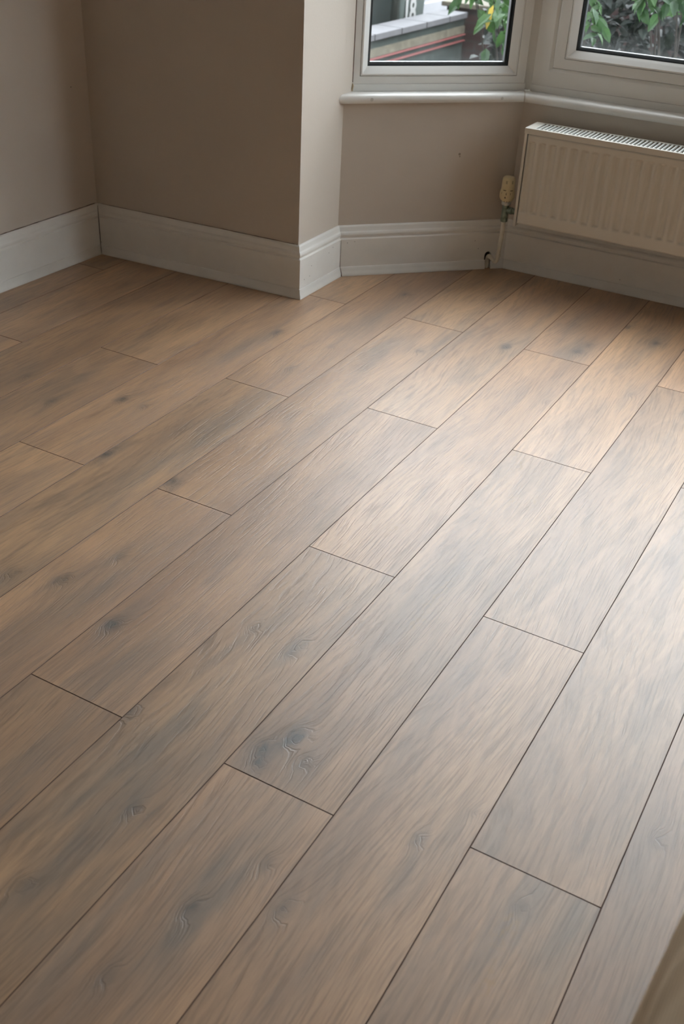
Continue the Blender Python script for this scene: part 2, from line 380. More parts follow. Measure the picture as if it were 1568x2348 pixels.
def build_floor():
    V = []; F = []; UVs = []; MI = []; RND = []; FIG = []
    nb = 0
    rg = np.random.RandomState(3)
    for row in range(-11, 9):
        j0 = joints.get(row, (row*2.37) % PL)
        k0 = math.floor((-17.2 - j0)/PL)
        for k in range(k0, k0+7):
            a = j0 + k*PL; b = a + PL
            a = max(a, -17.1); b = min(b, 17.2)
            if b - a < .05: continue
            r = rg.rand(3)
            fine_zone = -10.5 < row + .5 < 2.5 and b > 2
            e = .0007/W; g = .0003/W                       # bevel and gap in plank widths
            nx = 20 if fine_zone else 4; ny = max(2, int((b-a)*W/(.014 if fine_zone else .1)))
            us = np.concatenate([[row+g], np.linspace(row+g+e, row+1-g-e, nx), [row+1-g]])
            vs = np.concatenate([[a+g], np.linspace(a+g+e, b-g-e, ny), [b-g]])
            U, Vv = np.meshgrid(us, vs)
            Vc = np.minimum(Vv, vmax_at(U))
            Z = np.zeros_like(U); Z[0, :] = Z[-1, :] = Z[:, 0] = Z[:, -1] = -.0008
            kn = np.zeros_like(U); sm = np.zeros_like(U); am = np.zeros_like(U)
            if fine_zone:
                for (ku, kv, s) in knots:
                    if row <= ku < row+1 and a <= kv < b:
                        du = (U-ku)*W; dv = (Vv-kv)*W
                        sx = .008+.006*s; sy = sx*1.5
                        kn += s*np.exp(-(du/sx)**2-(dv/sy)**2) + .16*s*np.exp(-(du/(3*sx))**2-(dv/(3.5*sy))**2)
                        sm += .5*s*np.exp(-(du/.02)**2-(dv/.07)**2)
                for (ku, kv) in smokes:
                    if row-.1 <= ku < row+1.1 and a <= kv < b:
                        sm += .75*np.exp(-((U-ku)*W/.042)**2-((Vv-kv)*W/.17)**2)
                for (ku, kv) in ambers:
                    if row <= ku < row+1 and a <= kv < b:
                        am += .9*np.exp(-((U-ku)*W/.010)**2-((Vv-kv)*W/.03)**2)
            n_u, n_v = U.shape[1], U.shape[0]
            base = nb
            V.append(np.stack([U*W, Vc*W, Z], -1).reshape(-1, 3)); nb += U.size
            UVs.append(np.stack([(U-row-.5)*W, Vv*W], -1).reshape(-1, 2))
            RND.append(np.tile(r, (U.size, 1)))
            FIG.append(np.clip(np.stack([kn, sm, am], -1).reshape(-1, 3), 0, 1.2))
            i, j = np.meshgrid(np.arange(n_u-1), np.arange(n_v-1))
            q = base + j*n_u + i
            keep = ~((Vc[1:, :-1] - Vc[:-1, :-1] < 1e-6) & (Vc[1:, 1:] - Vc[:-1, 1:] < 1e-6))
            edge = (i == 0) | (i == n_u-2) | (j == 0) | (j == n_v-2)
            quads = np.stack([q, q+1, q+1+n_u, q+n_u], -1)[keep]
            F.append(quads); MI.append(edge[keep].astype(int))
    V = np.concatenate(V); F = np.concatenate(F); MI = np.concatenate(MI)
    UVs = np.concatenate(UVs); RND = np.concatenate(RND); FIG = np.concatenate(FIG)
    # slab below, seen as the dark line in the gaps
    zs = -.0035; nn = len(V)
    outline = [corner(i, -.05) for i in range(NW)]
    Vl = V.tolist() + [(p.x, p.y, zs) for p in outline] + [(p.x, p.y, -.03) for p in outline]
    Fl = F.tolist() + [tuple(nn+i for i in range(NW))[::-1]] + [tuple(nn+NW+i for i in range(NW))] + [(nn+i, nn+(i+1) % NW, nn+NW+(i+1) % NW, nn+NW+i) for i in range(NW)]
    me = bpy.data.meshes.new('floor'); me.from_pydata(Vl, [], Fl)
    me.materials.append(M_FLOOR); me.materials.append(M_SEAM)
    mi = np.concatenate([MI, np.ones(len(Fl)-len(F), int)])
    me.polygons.foreach_set('material_index', mi.tolist())
    pad = len(Vl)-len(V)
    for nm, arr in (('plank_random', RND), ('figure', FIG)):
        at = me.attributes.new(nm, 'FLOAT_VECTOR', 'POINT')
        at.data.foreach_set('vector', np.concatenate([arr, np.zeros((pad, 3))]).ravel())
    uvl = me.uv_layers.new(name='plank')
    li = np.zeros(len(me.loops), int); me.loops.foreach_get('vertex_index', li)
    uvp = np.concatenate([UVs, np.zeros((pad, 2))])
    uvl.data.foreach_set('uv', uvp[li].ravel())
    # make the slab top face up
    me.update()
    bm = bmesh.new(); bm.from_mesh(me)
    bm.faces.ensure_lookup_table()
    for f in bm.faces:
        if f.normal.z < -.3 and f.calc_center_median().z > -.01: f.normal_flip()
    bm.to_mesh(me); bm.free()
    o = bpy.data.objects.new('floor', me); COL.objects.link(o)
    tag(o, kind='structure', label='wide brown oak planks laid diagonally across the room')
build_floor()

# ---- walls
def wall_seg(i, z0, z1, mb, o0=0, o1=-TH):
    mb.prism([corner(i, o0), corner(i+1, o0), corner(i+1, o1), corner(i, o1)], z0, z1)
names = ['wall_left', 'wall_back', 'wall_recess', 'wall_bay_left', 'wall_bay_front', 'wall_bay_right', 'wall_recess_right', 'wall_back_right', 'wall_right', 'wall_rear']
for i, nm in enumerate(names):
    mb = MB()
    if i in (3, 4, 5):
        wall_seg(i, -.03, SILL_Z, mb)
        wall_seg(i, HEAD_Z, CEIL_Z, mb)
    else:
        wall_seg(i, -.03, CEIL_Z, mb)
    if i == 2:      # plastered reveal running on to the window frame
        a = WP[3]; mb.prism([(a.x, a.y-.001), (a.x, a.y+.0535), (a.x-.11, a.y+.17), (a.x-.14, a.y+.05), (a.x-.10, a.y)], SILL_Z+.001, HEAD_Z-.001)
    if i == 6:
        a = WP[6]; mb.prism([(a.x, a.y-.001), (a.x, a.y+.0535), (a.x+.11, a.y+.17), (a.x+.14, a.y+.05), (a.x+.10, a.y)], SILL_Z+.001, HEAD_Z-.001)
    mb.build(nm, M_WALL, kind='structure')
# the storey above and the neighbours' fronts, out of view, added to shade the garden
mb = MB(); mb.prism([corner(i, -TH) for i in range(NW)], CEIL_Z+.1, 6.4)
mb.box((-7.5, 2.95, -.6), (-2.32, 3.25, 6.4)); mb.box((1.93, 2.95, -.6), (7.5, 3.25, 6.4)); mb.build('wall_facade', M_BRICK, kind='structure')
mb = MB(); mb.prism([corner(i, -TH) for i in range(NW)], CEIL_Z, CEIL_Z+.1); mb.build('ceiling', M_CEIL, kind='structure')

# ---- baseboards with a quadrant bead at the floor
PROF = [(.0003, .1665), (.0045, .1665), (.0075, .1625), (.009, .155), (.0105, .149), (.0145, .144), (.0160, .139), (.0152, .1335), (.0125, .130), (.0125, .1275), (.017, .1235), (.017, 0.0006), (.0003, .0006)]
BEAD = [(.017, .0305), (.0190, .0300), (.0205, .027), (.0215, .020), (.0235, .013), (.0262, .008), (.0268, .003), (.0268, .0008), (.017, .0008)]
def strip(i, prof, s_from=None, s_to=None, nsub=1):
    """sweep a profile along wall segment i, mitred at both corners (or cut square)"""
    d = (WP[(i+1) % NW] - WP[i]).normalized(); nrm = inward(i)
    def end(which, s):
        out = []
        for o, z in prof:
            if s is None: p = corner(i if which == 0 else i+1, o)
            else: p = WP[i] + d*s + nrm*o
            out.append((p.x, p.y, z))
        return out
    mb = MB(); mb.rings([end(0, s_from), end(1, s_to)]); return mb
bb_names = ['baseboard_left', 'baseboard_back', 'baseboard_recess', 'baseboard_bay_left', 'baseboard_bay_front', 'baseboard_bay_right', 'baseboard_recess_right', 'baseboard_back_right', 'baseboard_right', 'baseboard_rear']
def cut(o, cutter_mb):
    c = cutter_mb.build('cutter', M_DARK)
    m = o.modifiers.new('cut', 'BOOLEAN'); m.operation = 'DIFFERENCE'; m.object = c; m.solver = 'EXACT'
    dg = bpy.context.evaluated_depsgraph_get()
    me = bpy.data.meshes.new_from_object(o.evaluated_get(dg))
    o.modifiers.clear(); old = o.data; o.data = me; me.name = old.name
    bpy.data.objects.remove(c)
HOLE_S = .5385
for i, nm in enumerate(bb_names):
    o = strip(i, PROF).build(nm, M_TRIM, kind='structure')
    if i == 3:
        d = (WP[4]-WP[3]).normalized(); nr = inward(3)
        def L(s, oo, z): q = WP[3]+d*s+nr*oo; return (q.x, q.y, z)
        cm = MB(); pr = [(HOLE_S-.0125, -.02), (HOLE_S+.0125, -.02), (HOLE_S+.0125, .045)] + [(HOLE_S+.0125*math.cos(t), .045+.0150*math.sin(t)) for t in [math.pi*k/10 for k in range(1, 10)]] + [(HOLE_S-.0125, .045)]
        cm.rings([[L(s, -.005, z) for s, z in pr], [L(s, .03, z) for s, z in pr]])
        cut(o, cm)
        bk = MB(); bk.rings([[L(HOLE_S-.014, .0002, 0.001), L(HOLE_S+.014, .0002, 0.001), L(HOLE_S+.014, .0002, .062), L(HOLE_S-.014, .0002, .062)], [L(HOLE_S-.014, .0012, 0.001), L(HOLE_S+.014, .0012, 0.001), L(HOLE_S+.014, .0012, .062), L(HOLE_S-.014, .0012, .062)]])
        tag(bk.build('pipe_hole_shade', M_DARK, o), 'dark plate standing in for the shade inside the arched pipe hole')  # dark plate behind the real cut paints the shade inside the hole
        strip(3, BEAD, None, HOLE_S-.010).build('beading', M_SILL, o, smooth=True)
        strip(3, BEAD, HOLE_S+.011, .594).build('beading', M_SILL, o, smooth=True)
    else:
        strip(i, BEAD).build('beading', M_SILL, o, smooth=True)
    # filled nail holes
    nails = {2: [(.055, .088), (.045, .057), (.165, .100), (.19, .112), (.012, .055)], 3: [(.030, .112), (.055, .115), (.50, .072), (.485, .10)], 0: [(4.35, .05)], 1: [(.02, .04)], 4: [(.42, .045)]}.get(i)
    if nails:
        d = (WP[i+1]-WP[i]).normalized(); nr = inward(i); mb = MB()
        for s, z in nails:
            q = WP[i]+d*s+nr*.0168
            mb.lathe([(.0013, 0), (.0012, .0005)], (q.x, q.y, z), axis=(nr.x, nr.y, 0), seg=8)
        tag(mb.build('nail_mark', M_INK, o), 'small dark nail marks')

# thin brown settlement crack over the left baseboard
mb = MB(); nr = inward(0); d = (WP[1]-WP[0]).normalized()
Lw = (WP[1]-WP[0]).length
pts = []
for k in range(60):
    s = Lw - .75 + .0125*k
    q = WP[0]+d*s+nr*.0006; pts.append((q.x, q.y, .1672+.0007*random.random()))
mb.tube(pts, [.0004+.0008*random.random() for _ in pts], 6)
mb.build('trim_1', M_CAULK, kind='structure')
tag(bpy.data.objects['trim_1'], 'thin brown crack line above the left skirting')

mb = MB(); c_ = corner(1, .0180); c2_ = corner(1, .0272)
mb.tube([(c_.x, c_.y, .164), (c_.x, c_.y, .10), (c_.x, c_.y, .035), (c2_.x, c2_.y, .004)], [.0006, .0011, .0011, .0009], 6)
tag(mb.build('trim_2', M_INK, kind='structure'), 'dark open joint in the alcove corner of the skirting')
nr = inward(1); d = (WP[2]-WP[1]).normalized(); mb = MB(); pts = []
for k in range(60):
    q = WP[1]+d*(.02+.0125*k)+nr*.0006; pts.append((q.x, q.y, .1668+.0005*random.random()))
mb.tube(pts, [.0003+.0006*random.random() for _ in pts], 6)
tag(mb.build('trim_3', M_CAULK, kind='structure'), 'thin brown crack line above the alcove skirting')
c_ = corner(3, .0272); c2_ = corner(3, .0182); mb = MB()
mb.tube([(c_.x+.0006, c_.y-.0006, .002), (c_.x, c_.y, .012), (c2_.x, c2_.y, .032), (c2_.x, c2_.y, .120)], [.0016, .0010, .0009, .0005], 6)
tag(mb.build('trim_4', M_CAULK, kind='structure'), 'dark joint where the recess skirting meets the bay skirting')
q = WP[1]+(WP[0]-WP[1]).normalized()*.075+inward(0)*.0003; mb = MB()
mb.lathe([(.0018, 0), (.0014, .0006)], (q.x, q.y, .545), axis=(1, 0, 0), seg=10)
tag(mb.build('wall_mark', M_INK, bpy.data.objects['wall_left']), 'tiny dark pin mark')
# small dent in the plaster under the bay window and dot on the alcove wall
d = (WP[4]-WP[3]).normalized(); nr = inward(3); q = WP[3]+d*.402
mb = MB(); mb.lathe([(.004, 0), (.0032, .0006), (.001, .0009)], (q.x, q.y, .3865), axis=(nr.x, nr.y, 0), seg=14)
mb.lathe([(.0025, 0), (.0018, .0005)], (q.x+.001, q.y+.001, .379), axis=(nr.x, nr.y, 0), seg=10)
tag(mb.build('plaster_chip', simple('bare_plaster', (.30, .25, .20), .9), bpy.data.objects['wall_bay_left']), 'small grey chip in the plaster')

# ------------------------------------------------------------------ windows
def rect_ring(s0, s1, z0, z1, nn, T): return [T(s0, nn, z0), T(s1, nn, z0), T(s1, nn, z1), T(s0, nn, z1)]
def rect_loft(rs, T, closed=False):
    mb = MB(); R = [rect_ring(*r, T) for r in rs]
    if closed: R = R + [R[0]]
    mb.rings(R, cap0=False, cap1=False); return mb
def pane(name, mat, s0, s1, z0, z1, n0, n1, T, parent):
    mb = MB(); mb.box((s0, n0, z0), (s1, n1, z1), T); o = mb.build(name, mat, parent)
    uv = o.data.uv_layers.new(name='UVMap')
    c = [(s0, z0)]
    P0 = Vector(T(s0, n0, z0)); D = (Vector(T(s1, n0, z0))-P0).normalized()
    for lp in o.data.loops:
        q = o.data.vertices[lp.vertex_index].co - P0
        uv.data[lp.index].uv = (q.dot(D), q.z)
    return o
def glazing(par, s0, s1, z0, z1, nf, T, dirty=True):
    """glazing bead, gasket, double glazed unit. s0.. is where the bead starts on the flat face nf"""
    b = .0265
    rect_loft([(s0, s1, z0, z1, nf+.004), (s0+.0015, s1-.0015, z0+.0015, z1-.0015, nf-.001), (s0+.006, s1-.006, z0+.006, z1-.006, nf-.0015),
               (s0+.009, s1-.009, z0+.009, z1-.009, nf+.001), (s0+.018, s1-.018, z0+.018, z1-.018, nf+.007), (s0+.0235, s1-.0235, z0+.0235, z1-.0235, nf+.013), (s0+b, s1-b, z0+b, z1-b, nf+.015),
               (s0+b, s1-b, z0+b, z1-b, nf+.021), (s0, s1, z0, z1, nf+.021)], T, True).build('glazing_bead', M_UPVC, par, smooth=True)
    a = b
    rect_loft([(s0+a, s1-a, z0+a, z1-a, nf+.0165), (s0+a+.004, s1-a-.004, z0+a+.004, z1-a-.004, nf+.018), (s0+a+.004, s1-a-.004, z0+a+.004, z1-a-.004, nf+.0218), (s0+a, s1-a, z0+a, z1-a, nf+.0218)], T, True).build('gasket', M_RUBBER, par)
    pane('glass', M_GLASS, s0+.012, s1-.012, z0+.012, z1-.012, nf+.022, nf+.026, T, par)
    c = a+.006
    rect_loft([(s0+.012, s1-.012, z0+.012, z1-.012, nf+.0262), (s0+c, s1-c, z0+c, z1-c, nf+.0262), (s0+c, s1-c, z0+c, z1-c, nf+.0418), (s0+.012, s1-.012, z0+.012, z1-.012, nf+.0418)], T, True).build('spacer_bar', M_SPACER, par)
    rect_loft([(s0+c, s1-c, z0+c, z1-c, nf+.0266), (s0+c+.0045, s1-c-.0045, z0+c+.0045, z1-c-.0045, nf+.0266), (s0+c+.0045, s1-c-.0045, z0+c+.0045, z1-c-.0045, nf+.0414), (s0+c, s1-c, z0+c, z1-c, nf+.0414)], T, True).build('spacer_seal', M_RUBBER, par)
    pane('outer_glass', M_GLASS2, s0+.012, s1-.012, z0+.012, z1-.012, nf+.042, nf+.046, T, par)
def make_T(i, flip=False):
    a = WP[i] if not flip else WP[i+1]
    d = (WP[i+1]-WP[i]).normalized()*( -1 if flip else 1); nrm = -inward(i)
    return lambda s, nn, z: (a.x+d.x*s+nrm.x*nn, a.y+d.y*s+nrm.y*nn, z)
NF = .038; FB = .598
def sill(i, parent, nm='window_sill'):
    """rounded-nose board under window i; ends slide along the neighbouring wall or the mitre"""
    prof = [(-.045, .576), (.006, .576), (.013, .5745), (.0185, .570), (.0205, .563), (.0195, .556), (.015, .5502), (.006, .5485), (-.045, .5485)]
    def at(k, o):
        if k == 3: return WP[3] + Vector((0, -1))*o*math.sqrt(2)*1.0 + Vector((.0006, 0))
        if k == 6: return WP[6] + Vector((0, -1))*o*math.sqrt(2) - Vector((.0006, 0))
        return corner(k, o)
    mb = MB(); mb.rings([[(at(i, o).x, at(i, o).y, z) for o, z in prof], [(at(i+1, o).x, at(i+1, o).y, z) for o, z in prof]])
    s = mb.build(nm, M_SILL, parent, smooth=True)
    return s
def fixed_bay(idx, i, flip):
    T = make_T(i, flip)
    par = empty('window_%d' % idx, T(.33, NF+.03, FB)); par['kind'] = 'structure'
    s0, s1 = .0375, .616
    i0, i1, iz = s0+.0225, s1-.030, FB+.022
    rect_loft([(s0, s1, FB, HEAD_Z, NF), (i0-.001, i1+.001, iz-.001, HEAD_Z-.03, NF), (i0, i1, iz, HEAD_Z-.03, NF+.002), (i0, i1, iz, HEAD_Z-.03, NF+.062), (s0, s1, FB, HEAD_Z, NF+.062)], T, True).build('frame', M_UPVC, par)
    glazing(par, i0+.0004, i1-.0004, iz+.0004, HEAD_Z-.0304, NF, T)
    mb = MB(); mb.box((.037, NF-.003, .5765), (.619, NF+.05, FB-.0006), T); mb.build('sill_upstand', M_UPVC, par, bevel=.001)
    sill(i, par)
    if not flip:
        mb = MB()
        for k in range(30): pass
        mb.tube([T(.0375-.0010, NF-.0016, z) for z in (.603, .9, 1.3, 2.1)], .0018, 6)
        mb.build('caulk_gap', M_CAULK, par)
        mb = MB(); mb.tube([T(.0365, NF-.004, .578), T(.0355, NF-.006, .584), T(.0375, NF-.005, .592), T(.0365, NF-.003, .600)], [.0015, .0026, .003, .0012], 8)
        mb.build('caulk_blob', simple('cracked_caulk', (.52, .42, .28), .8), par, smooth=True)
    return par
w1 = fixed_bay(1, 3, False)
w3 = fixed_bay(3, 5, True)
T2 = make_T(4)
L2 = (WP[5]-WP[4]).length
par = empty('window_2', T2(L2/2, NF+.03, FB)); par['kind'] = 'structure'
fs0, fs1 = .006, L2-.006
cells = [(.056, .600), (.660, L2-.660), (L2-.600, L2-.056)]
# outer frame: perimeter and mullions with a chamfered inner lip per light
mb = MB()
mb.box((fs0, NF, FB), (fs1, NF+.062, FB+.045), T2)
mb.box((fs0, NF, HEAD_Z-.045), (fs1, NF+.062, HEAD_Z), T2)
mb.box((fs0, NF, FB+.045), (cells[0][0], NF+.062, HEAD_Z-.045), T2)
mb.box((cells[0][1], NF, FB+.045), (cells[1][0], NF+.062, HEAD_Z-.045), T2)
mb.box((cells[1][1], NF, FB+.045), (cells[2][0], NF+.062, HEAD_Z-.045), T2)
mb.box((cells[2][1], NF, FB+.045), (fs1, NF+.062, HEAD_Z-.045), T2)
fr = mb.build('frame', M_UPVC, par)
for k, (a, b) in enumerate(cells):
    z0, z1 = FB+.045, HEAD_Z-.045
    rect_loft([(a, b, z0, z1, NF), (a+.010, b-.010, z0+.009, z1-.009, NF+.006), (a+.010, b-.010, z0+.009, z1-.009, NF+.05), (a, b, z0, z1, NF+.05)], T2, True).build('frame_lip', M_UPVC, par)
    if k != 1:
        a2, b2, y0, y1 = a+.0115, b-.0115, z0+.0105, z1-.0105
        sash = rect_loft([(a2, b2, y0, y1, NF+.003), (a2+.002, b2-.002, y0+.002, y1-.002, NF+.001), (a2+.035, b2-.035, y0+.030, y1-.030, NF+.001), (a2+.035, b2-.035, y0+.030, y1-.030, NF+.06), (a2, b2, y0, y1, NF+.06)], T2, True).build('sash', M_UPVC, par)
        glazing(par, a2+.0354, b2-.0354, y0+.0304, y1-.0304, NF+.001, T2)
    else:
        glazing(par, a+.0104, b-.0104, z0+.0094, z1-.0094, NF+.006, T2)
mb = MB(); mb.box((.004, NF-.003, .5765), (L2-.004, NF+.05, FB-.0006), T2); mb.build('sill_upstand', M_UPVC, par, bevel=.001)
sill(4, par)
for k in (4, 5):
    Ta, Tb = (make_T(3), T2) if k == 4 else (make_T(5, True), make_T(4, True))
    mb = MB(); poly = [Ta(.6158, .048, 0)[:2], Ta(.6158, .098, 0)[:2], tuple(corner(k, -.125)), Tb(.0062, .098, 0)[:2], Tb(.0062, .048, 0)[:2]]
    mb.prism(poly, SILL_Z+.029, HEAD_Z-.001); mb.build('corner_post', M_UPVC, par, bevel=.001)
# wood plug marks and joint line on the sill nose
nr = inward(3); d = (WP[4]-WP[3]).normalized(); mb = MB()
for s, r in ((.085, .0058), (.52, .005)):
    q = WP[3]+d*s+nr*.0200; mb.lathe([(r, -.001), (r*.9, .0008), (r*.2, .0010)], (q.x, q.y, .5625), axis=(nr.x, nr.y, .05), seg=14)
tag(mb.build('sill_plug', simple('plug_grey', (.50, .49, .45), .5), bpy.data.objects['window_sill']), 'round filled screw plugs')
mb = MB()
for o_, z_ in ((.0,.5766),): pass
prof = [(-.040, .5764), (.006, .5764), (.0135, .5747), (.019, .570), (.0209, .563), (.0198, .556), (.015, .5500)]
mb.tube([(corner(4, o).x, corner(4, o).y, z) for o, z in prof], .0008, 6)
mb.build('sill_joint', simple('joint_line', (.42, .36, .27), .8), par)

# ------------------------------------------------------------------ radiator
RX0, RX1 = -.866, .340
RF, RB = 3.224, 3.330          # front and back planes
RZ0, RZ1 = .193, .500
rad = tag(empty('radiator', ((RX0+RX1)/2, (RF+RB)/2, RZ0)), 'long cream convector radiator with fluted front hung below the bay window', 'radiator')
# fluted front panel
def front_panel():
    x0, x1 = RX0+.012, RX1-.012; z0, z1 = RZ0+.006, RZ1-.018
    pitch = .0345; cx0 = -.8365
    dz = .0022; nz = int((z1-z0)/dz); nx = int((x1-x0)/.0023)
    xs = np.linspace(x0, x1, nx); zs = np.linspace(z0, z1, nz)
    ztop, zbot = .4635, .2345
    def sst(t): t = np.clip(t, 0, 1); return t*t*(3-2*t)
    X, Z = np.meshgrid(xs, zs)
    ph = (X-cx0)/pitch; fr_ = np.abs(ph-np.round(ph))*pitch
    ch = .5+.5*np.cos(np.pi*np.clip((fr_-.0030)/.0115, 0, 1))
    win = sst((ztop-Z)/.008)*sst((Z-zbot)/.008)
    n_last = np.floor((x1-.012-cx0)/pitch)
    ch = ch*((np.round(ph) >= 0) & (np.round(ph) <= n_last))
    Y = RF + .0012 + ch*win*.0085
    edge = sst(np.minimum.reduce([X-x0, x1-X, Z-z0, z1-Z])/.003)
    Y = Y + (1-edge)*.003
    vs = np.stack([X, Y, Z], -1).reshape(-1, 3).tolist()
    fs = [(j*nx+i, j*nx+i+1, (j+1)*nx+i+1, (j+1)*nx+i) for j in range(nz-1) for i in range(nx-1)]
    mb = MB(); mb.add(vs, fs)
    # back side gives the sheet its thickness
    bv = [(x0, RF+.0125, z0), (x1, RF+.0125, z0), (x1, RF+.0125, z1), (x0, RF+.0125, z1)]
    mb.add(bv, [(3, 2, 1, 0)])
    o = mb.build('front_panel', M_RAD, rad, recalc=False)
    for p_ in o.data.polygons: p_.use_smooth = True
front_panel()
mb = MB()      # left/right side panels and top casing
for xa, xb in ((RX0, RX0+.0085), (RX1-.0085, RX1)):
    m1 = MB(); m1.box((xa, RF+.001, RZ0-.006), (xb, RB, RZ1-.014)); m1.build('side_panel', M_RAD, rad, bevel=.0015)
# top casing: rim around the grille with a folded front lip
gx0, gx1 = RX0+.027, RX1-.027; gy0, gy1 = RF+.012, RB-.010
mb = MB()
mb.box((RX0-.0005, RF-.0012, RZ1-.003), (RX1+.0005, gy0, RZ1))
mb.box((RX0-.0005, gy1, RZ1-.003), (RX1+.0005, RB+.001, RZ1))
mb.box((RX0-.0005, gy0, RZ1-.003), (gx0, gy1, RZ1)); mb.box((gx1, gy0, RZ1-.003), (RX1+.0005, gy1, RZ1))
mb.box((RX0-.0005, RF-.0012, RZ1-.0165), (RX1+.0005, RF+.0008, RZ1-.003))
mb.box((RX0-.0005, RF+.0008, RZ1-.0135), (RX0+.002, RB+.001, RZ1-.003))
mb.build('top_casing', M_RAD, rad)
mb = MB()
npit = int((gx1-gx0)/.0128)
for k in range(npit+1):
    x = gx0 + k*(gx1-gx0)/npit
    sk = .0
    mb.box((x-.0022, gy0-.001, RZ1-.005), (x+.0022, gy1+.001, RZ1-.0004))
mb.build('top_grille', M_GRILLE, rad)
mb = MB()
k = gx0
while k < gx1:
    mb.box((k, RF+.022, RZ0+.02), (k+.0012, RB-.022, RZ1-.022)); k += .012
mb.build('convector_fins', M_FIN, rad)
mb = MB(); mb.box((RX0+.012, RB-.012, RZ0+.004), (RX1-.012, RB-.001, RZ1-.016)); mb.build('rear_panel', M_RAD, rad, bevel=.002)
for xb in (-.62, .1):
    mb = MB(); mb.box((xb, RB+.0015, RZ0+.02), (xb+.03, 3.3630 if xb < -.5 else 3.3735, RZ1-.02)); mb.build('wall_bracket', M_RAD, rad)
# thermostatic valve
VX, VY = -.915, 3.272
hb = .252
head = MB()
head.lathe([(.010, hb-.004), (.0145, hb-.002), (.0150, hb+.001), (.0205, hb+.003), (.0245, hb+.010), (.0252, hb+.020), (.0238, hb+.030), (.0222, hb+.036), (.0215, hb+.045),
            (.0212, hb+.066), (.0202, hb+.073), (.0165, hb+.0775), (.008, hb+.079), (.001, hb+.0792)], (VX, VY, 0), seg=32)
hd = head.build('valve_head', M_CREAM, rad, smooth=True)
hd['label'] = 'cream numbered thermostatic head'
# markings wrapped round the head
def mark(mb, ang, z, w, h, r):
    k = 4; a0 = ang-w/2/r; a1 = ang+w/2/r; fr_ = []; 
    for zz in (z-h/2, z+h/2):
        fr_.append([(VX+(r+.0004)*math.cos(a0+(a1-a0)*q/k), VY+(r+.0004)*math.sin(a0+(a1-a0)*q/k), zz) for q in range(k+1)])
    vs = fr_[0]+fr_[1]; mb.add(vs, [(q, q+1, k+2+q, k+1+q) for q in range(k)])
va = math.atan2(-.06117-VY, .2989-VX)       # the side of the head that faces the room
mb = MB()
for da in (-.45, .62): mark(mb, va+da, hb+.0375, .010, .0024, .0222)
mark(mb, va-.16, hb+.0275, .0016, .0060, .0243); mark(mb, va+.42, hb+.0275, .0014, .0065, .0243); mark(mb, va-.85, hb+.0275, .0014, .006, .0243)
mark(mb, va-.12, hb+.0300, .0030, .0012, .0240); mark(mb, va-.12, hb+.0272, .0030, .0012, .0243); mark(mb, va-.12, hb+.0245, .0030, .0012, .0248)
for q in range(5): mark(mb, va-.22, hb+.0185-q*.0012, .0012+q*.0011, .0013, .0254)
for da in (-.42, .1, .6): mark(mb, va+da, hb+.0012, .0016, .006, .0168)
for j_ in range(4): mark(mb, va+.55+.055*j_, hb+.064, .0005, .011, .0214)
for j_ in range(5): mark(mb, va-.40+.06*j_, hb+.0635, .0005, .010, .0214)
mb.build('head_marking', M_INK, hd, recalc=False)
mb = MB(); mb.lathe([(.0125, .2375), (.0150, .2385), (.0158, .2410), (.0158, .2480), (.0148, .2505), (.0125, .2512)], (VX, VY, 0), seg=10)
mb.build('collar_nut', M_CHROME, rad, smooth=False)
mb = MB()
mb.lathe([(.0095, .190), (.0112, .192), (.0116, .202), (.0110, .205), (.0110, .2372), (.0100, .2376)], (VX, VY, 0), seg=20)
mb.lathe([(.0085, 0), (.0085, .012), (.0118, .0125), (.0118, .0235), (.0098, .0245), (.0098, .0495)], (VX, VY, .221), axis=(1, 0, 0), seg=12)
mb.build('valve_body', M_BRASS, rad, smooth=True)
mb = MB(); mb.lathe([(.0092, .181), (.0122, .1825), (.0127, .186), (.0127, .194), (.0118, .1965), (.0105, .197)], (VX, VY, 0), seg=8)
mb.build('compression_nut', M_BRASS, rad)
# painted supply pipe: down, over to the skirting hole, and down behind the bead
hx, hy, _ = make_T(3)(HOLE_S-.0015, -.024, 0)
hx2, hy2, _ = make_T(3)(HOLE_S+.002, -.0105, 0)
def arc(p0, p1, p2, n=6):
    p0, p1, p2 = Vector(p0), Vector(p1), Vector(p2)
    return [p0*(1-t)**2+p1*2*t*(1-t)+p2*t*t for t in [k/n for k in range(n+1)]]
px, py = VX-.004, VY-.004
P = [(VX, VY, .188), (VX, VY, .176)] + [(VX-.001, VY-.001, .12)] + arc((px, py, .062), (px, py, .040), (px+(hx-px)*.3, py+(hy-py)*.3, .039)) + arc((px+(hx-px)*.72, py+(hy-py)*.72, .046), (hx, hy, .052), (hx2, hy2, .030)) + [(hx2, hy2, .012), (hx2, hy2, .0012)]
mb = MB(); mb.tube(P, .0073, 16)
mb.build('supply_pipe', M_PIPE, rad, smooth=True)
mb = MB(); mb.lathe([(.0088, .060), (.0090, .062), (.0090, .066), (.0088, .068)], (px, py, 0), seg=16); mb.build('pipe_joint', M_PIPE, rad)

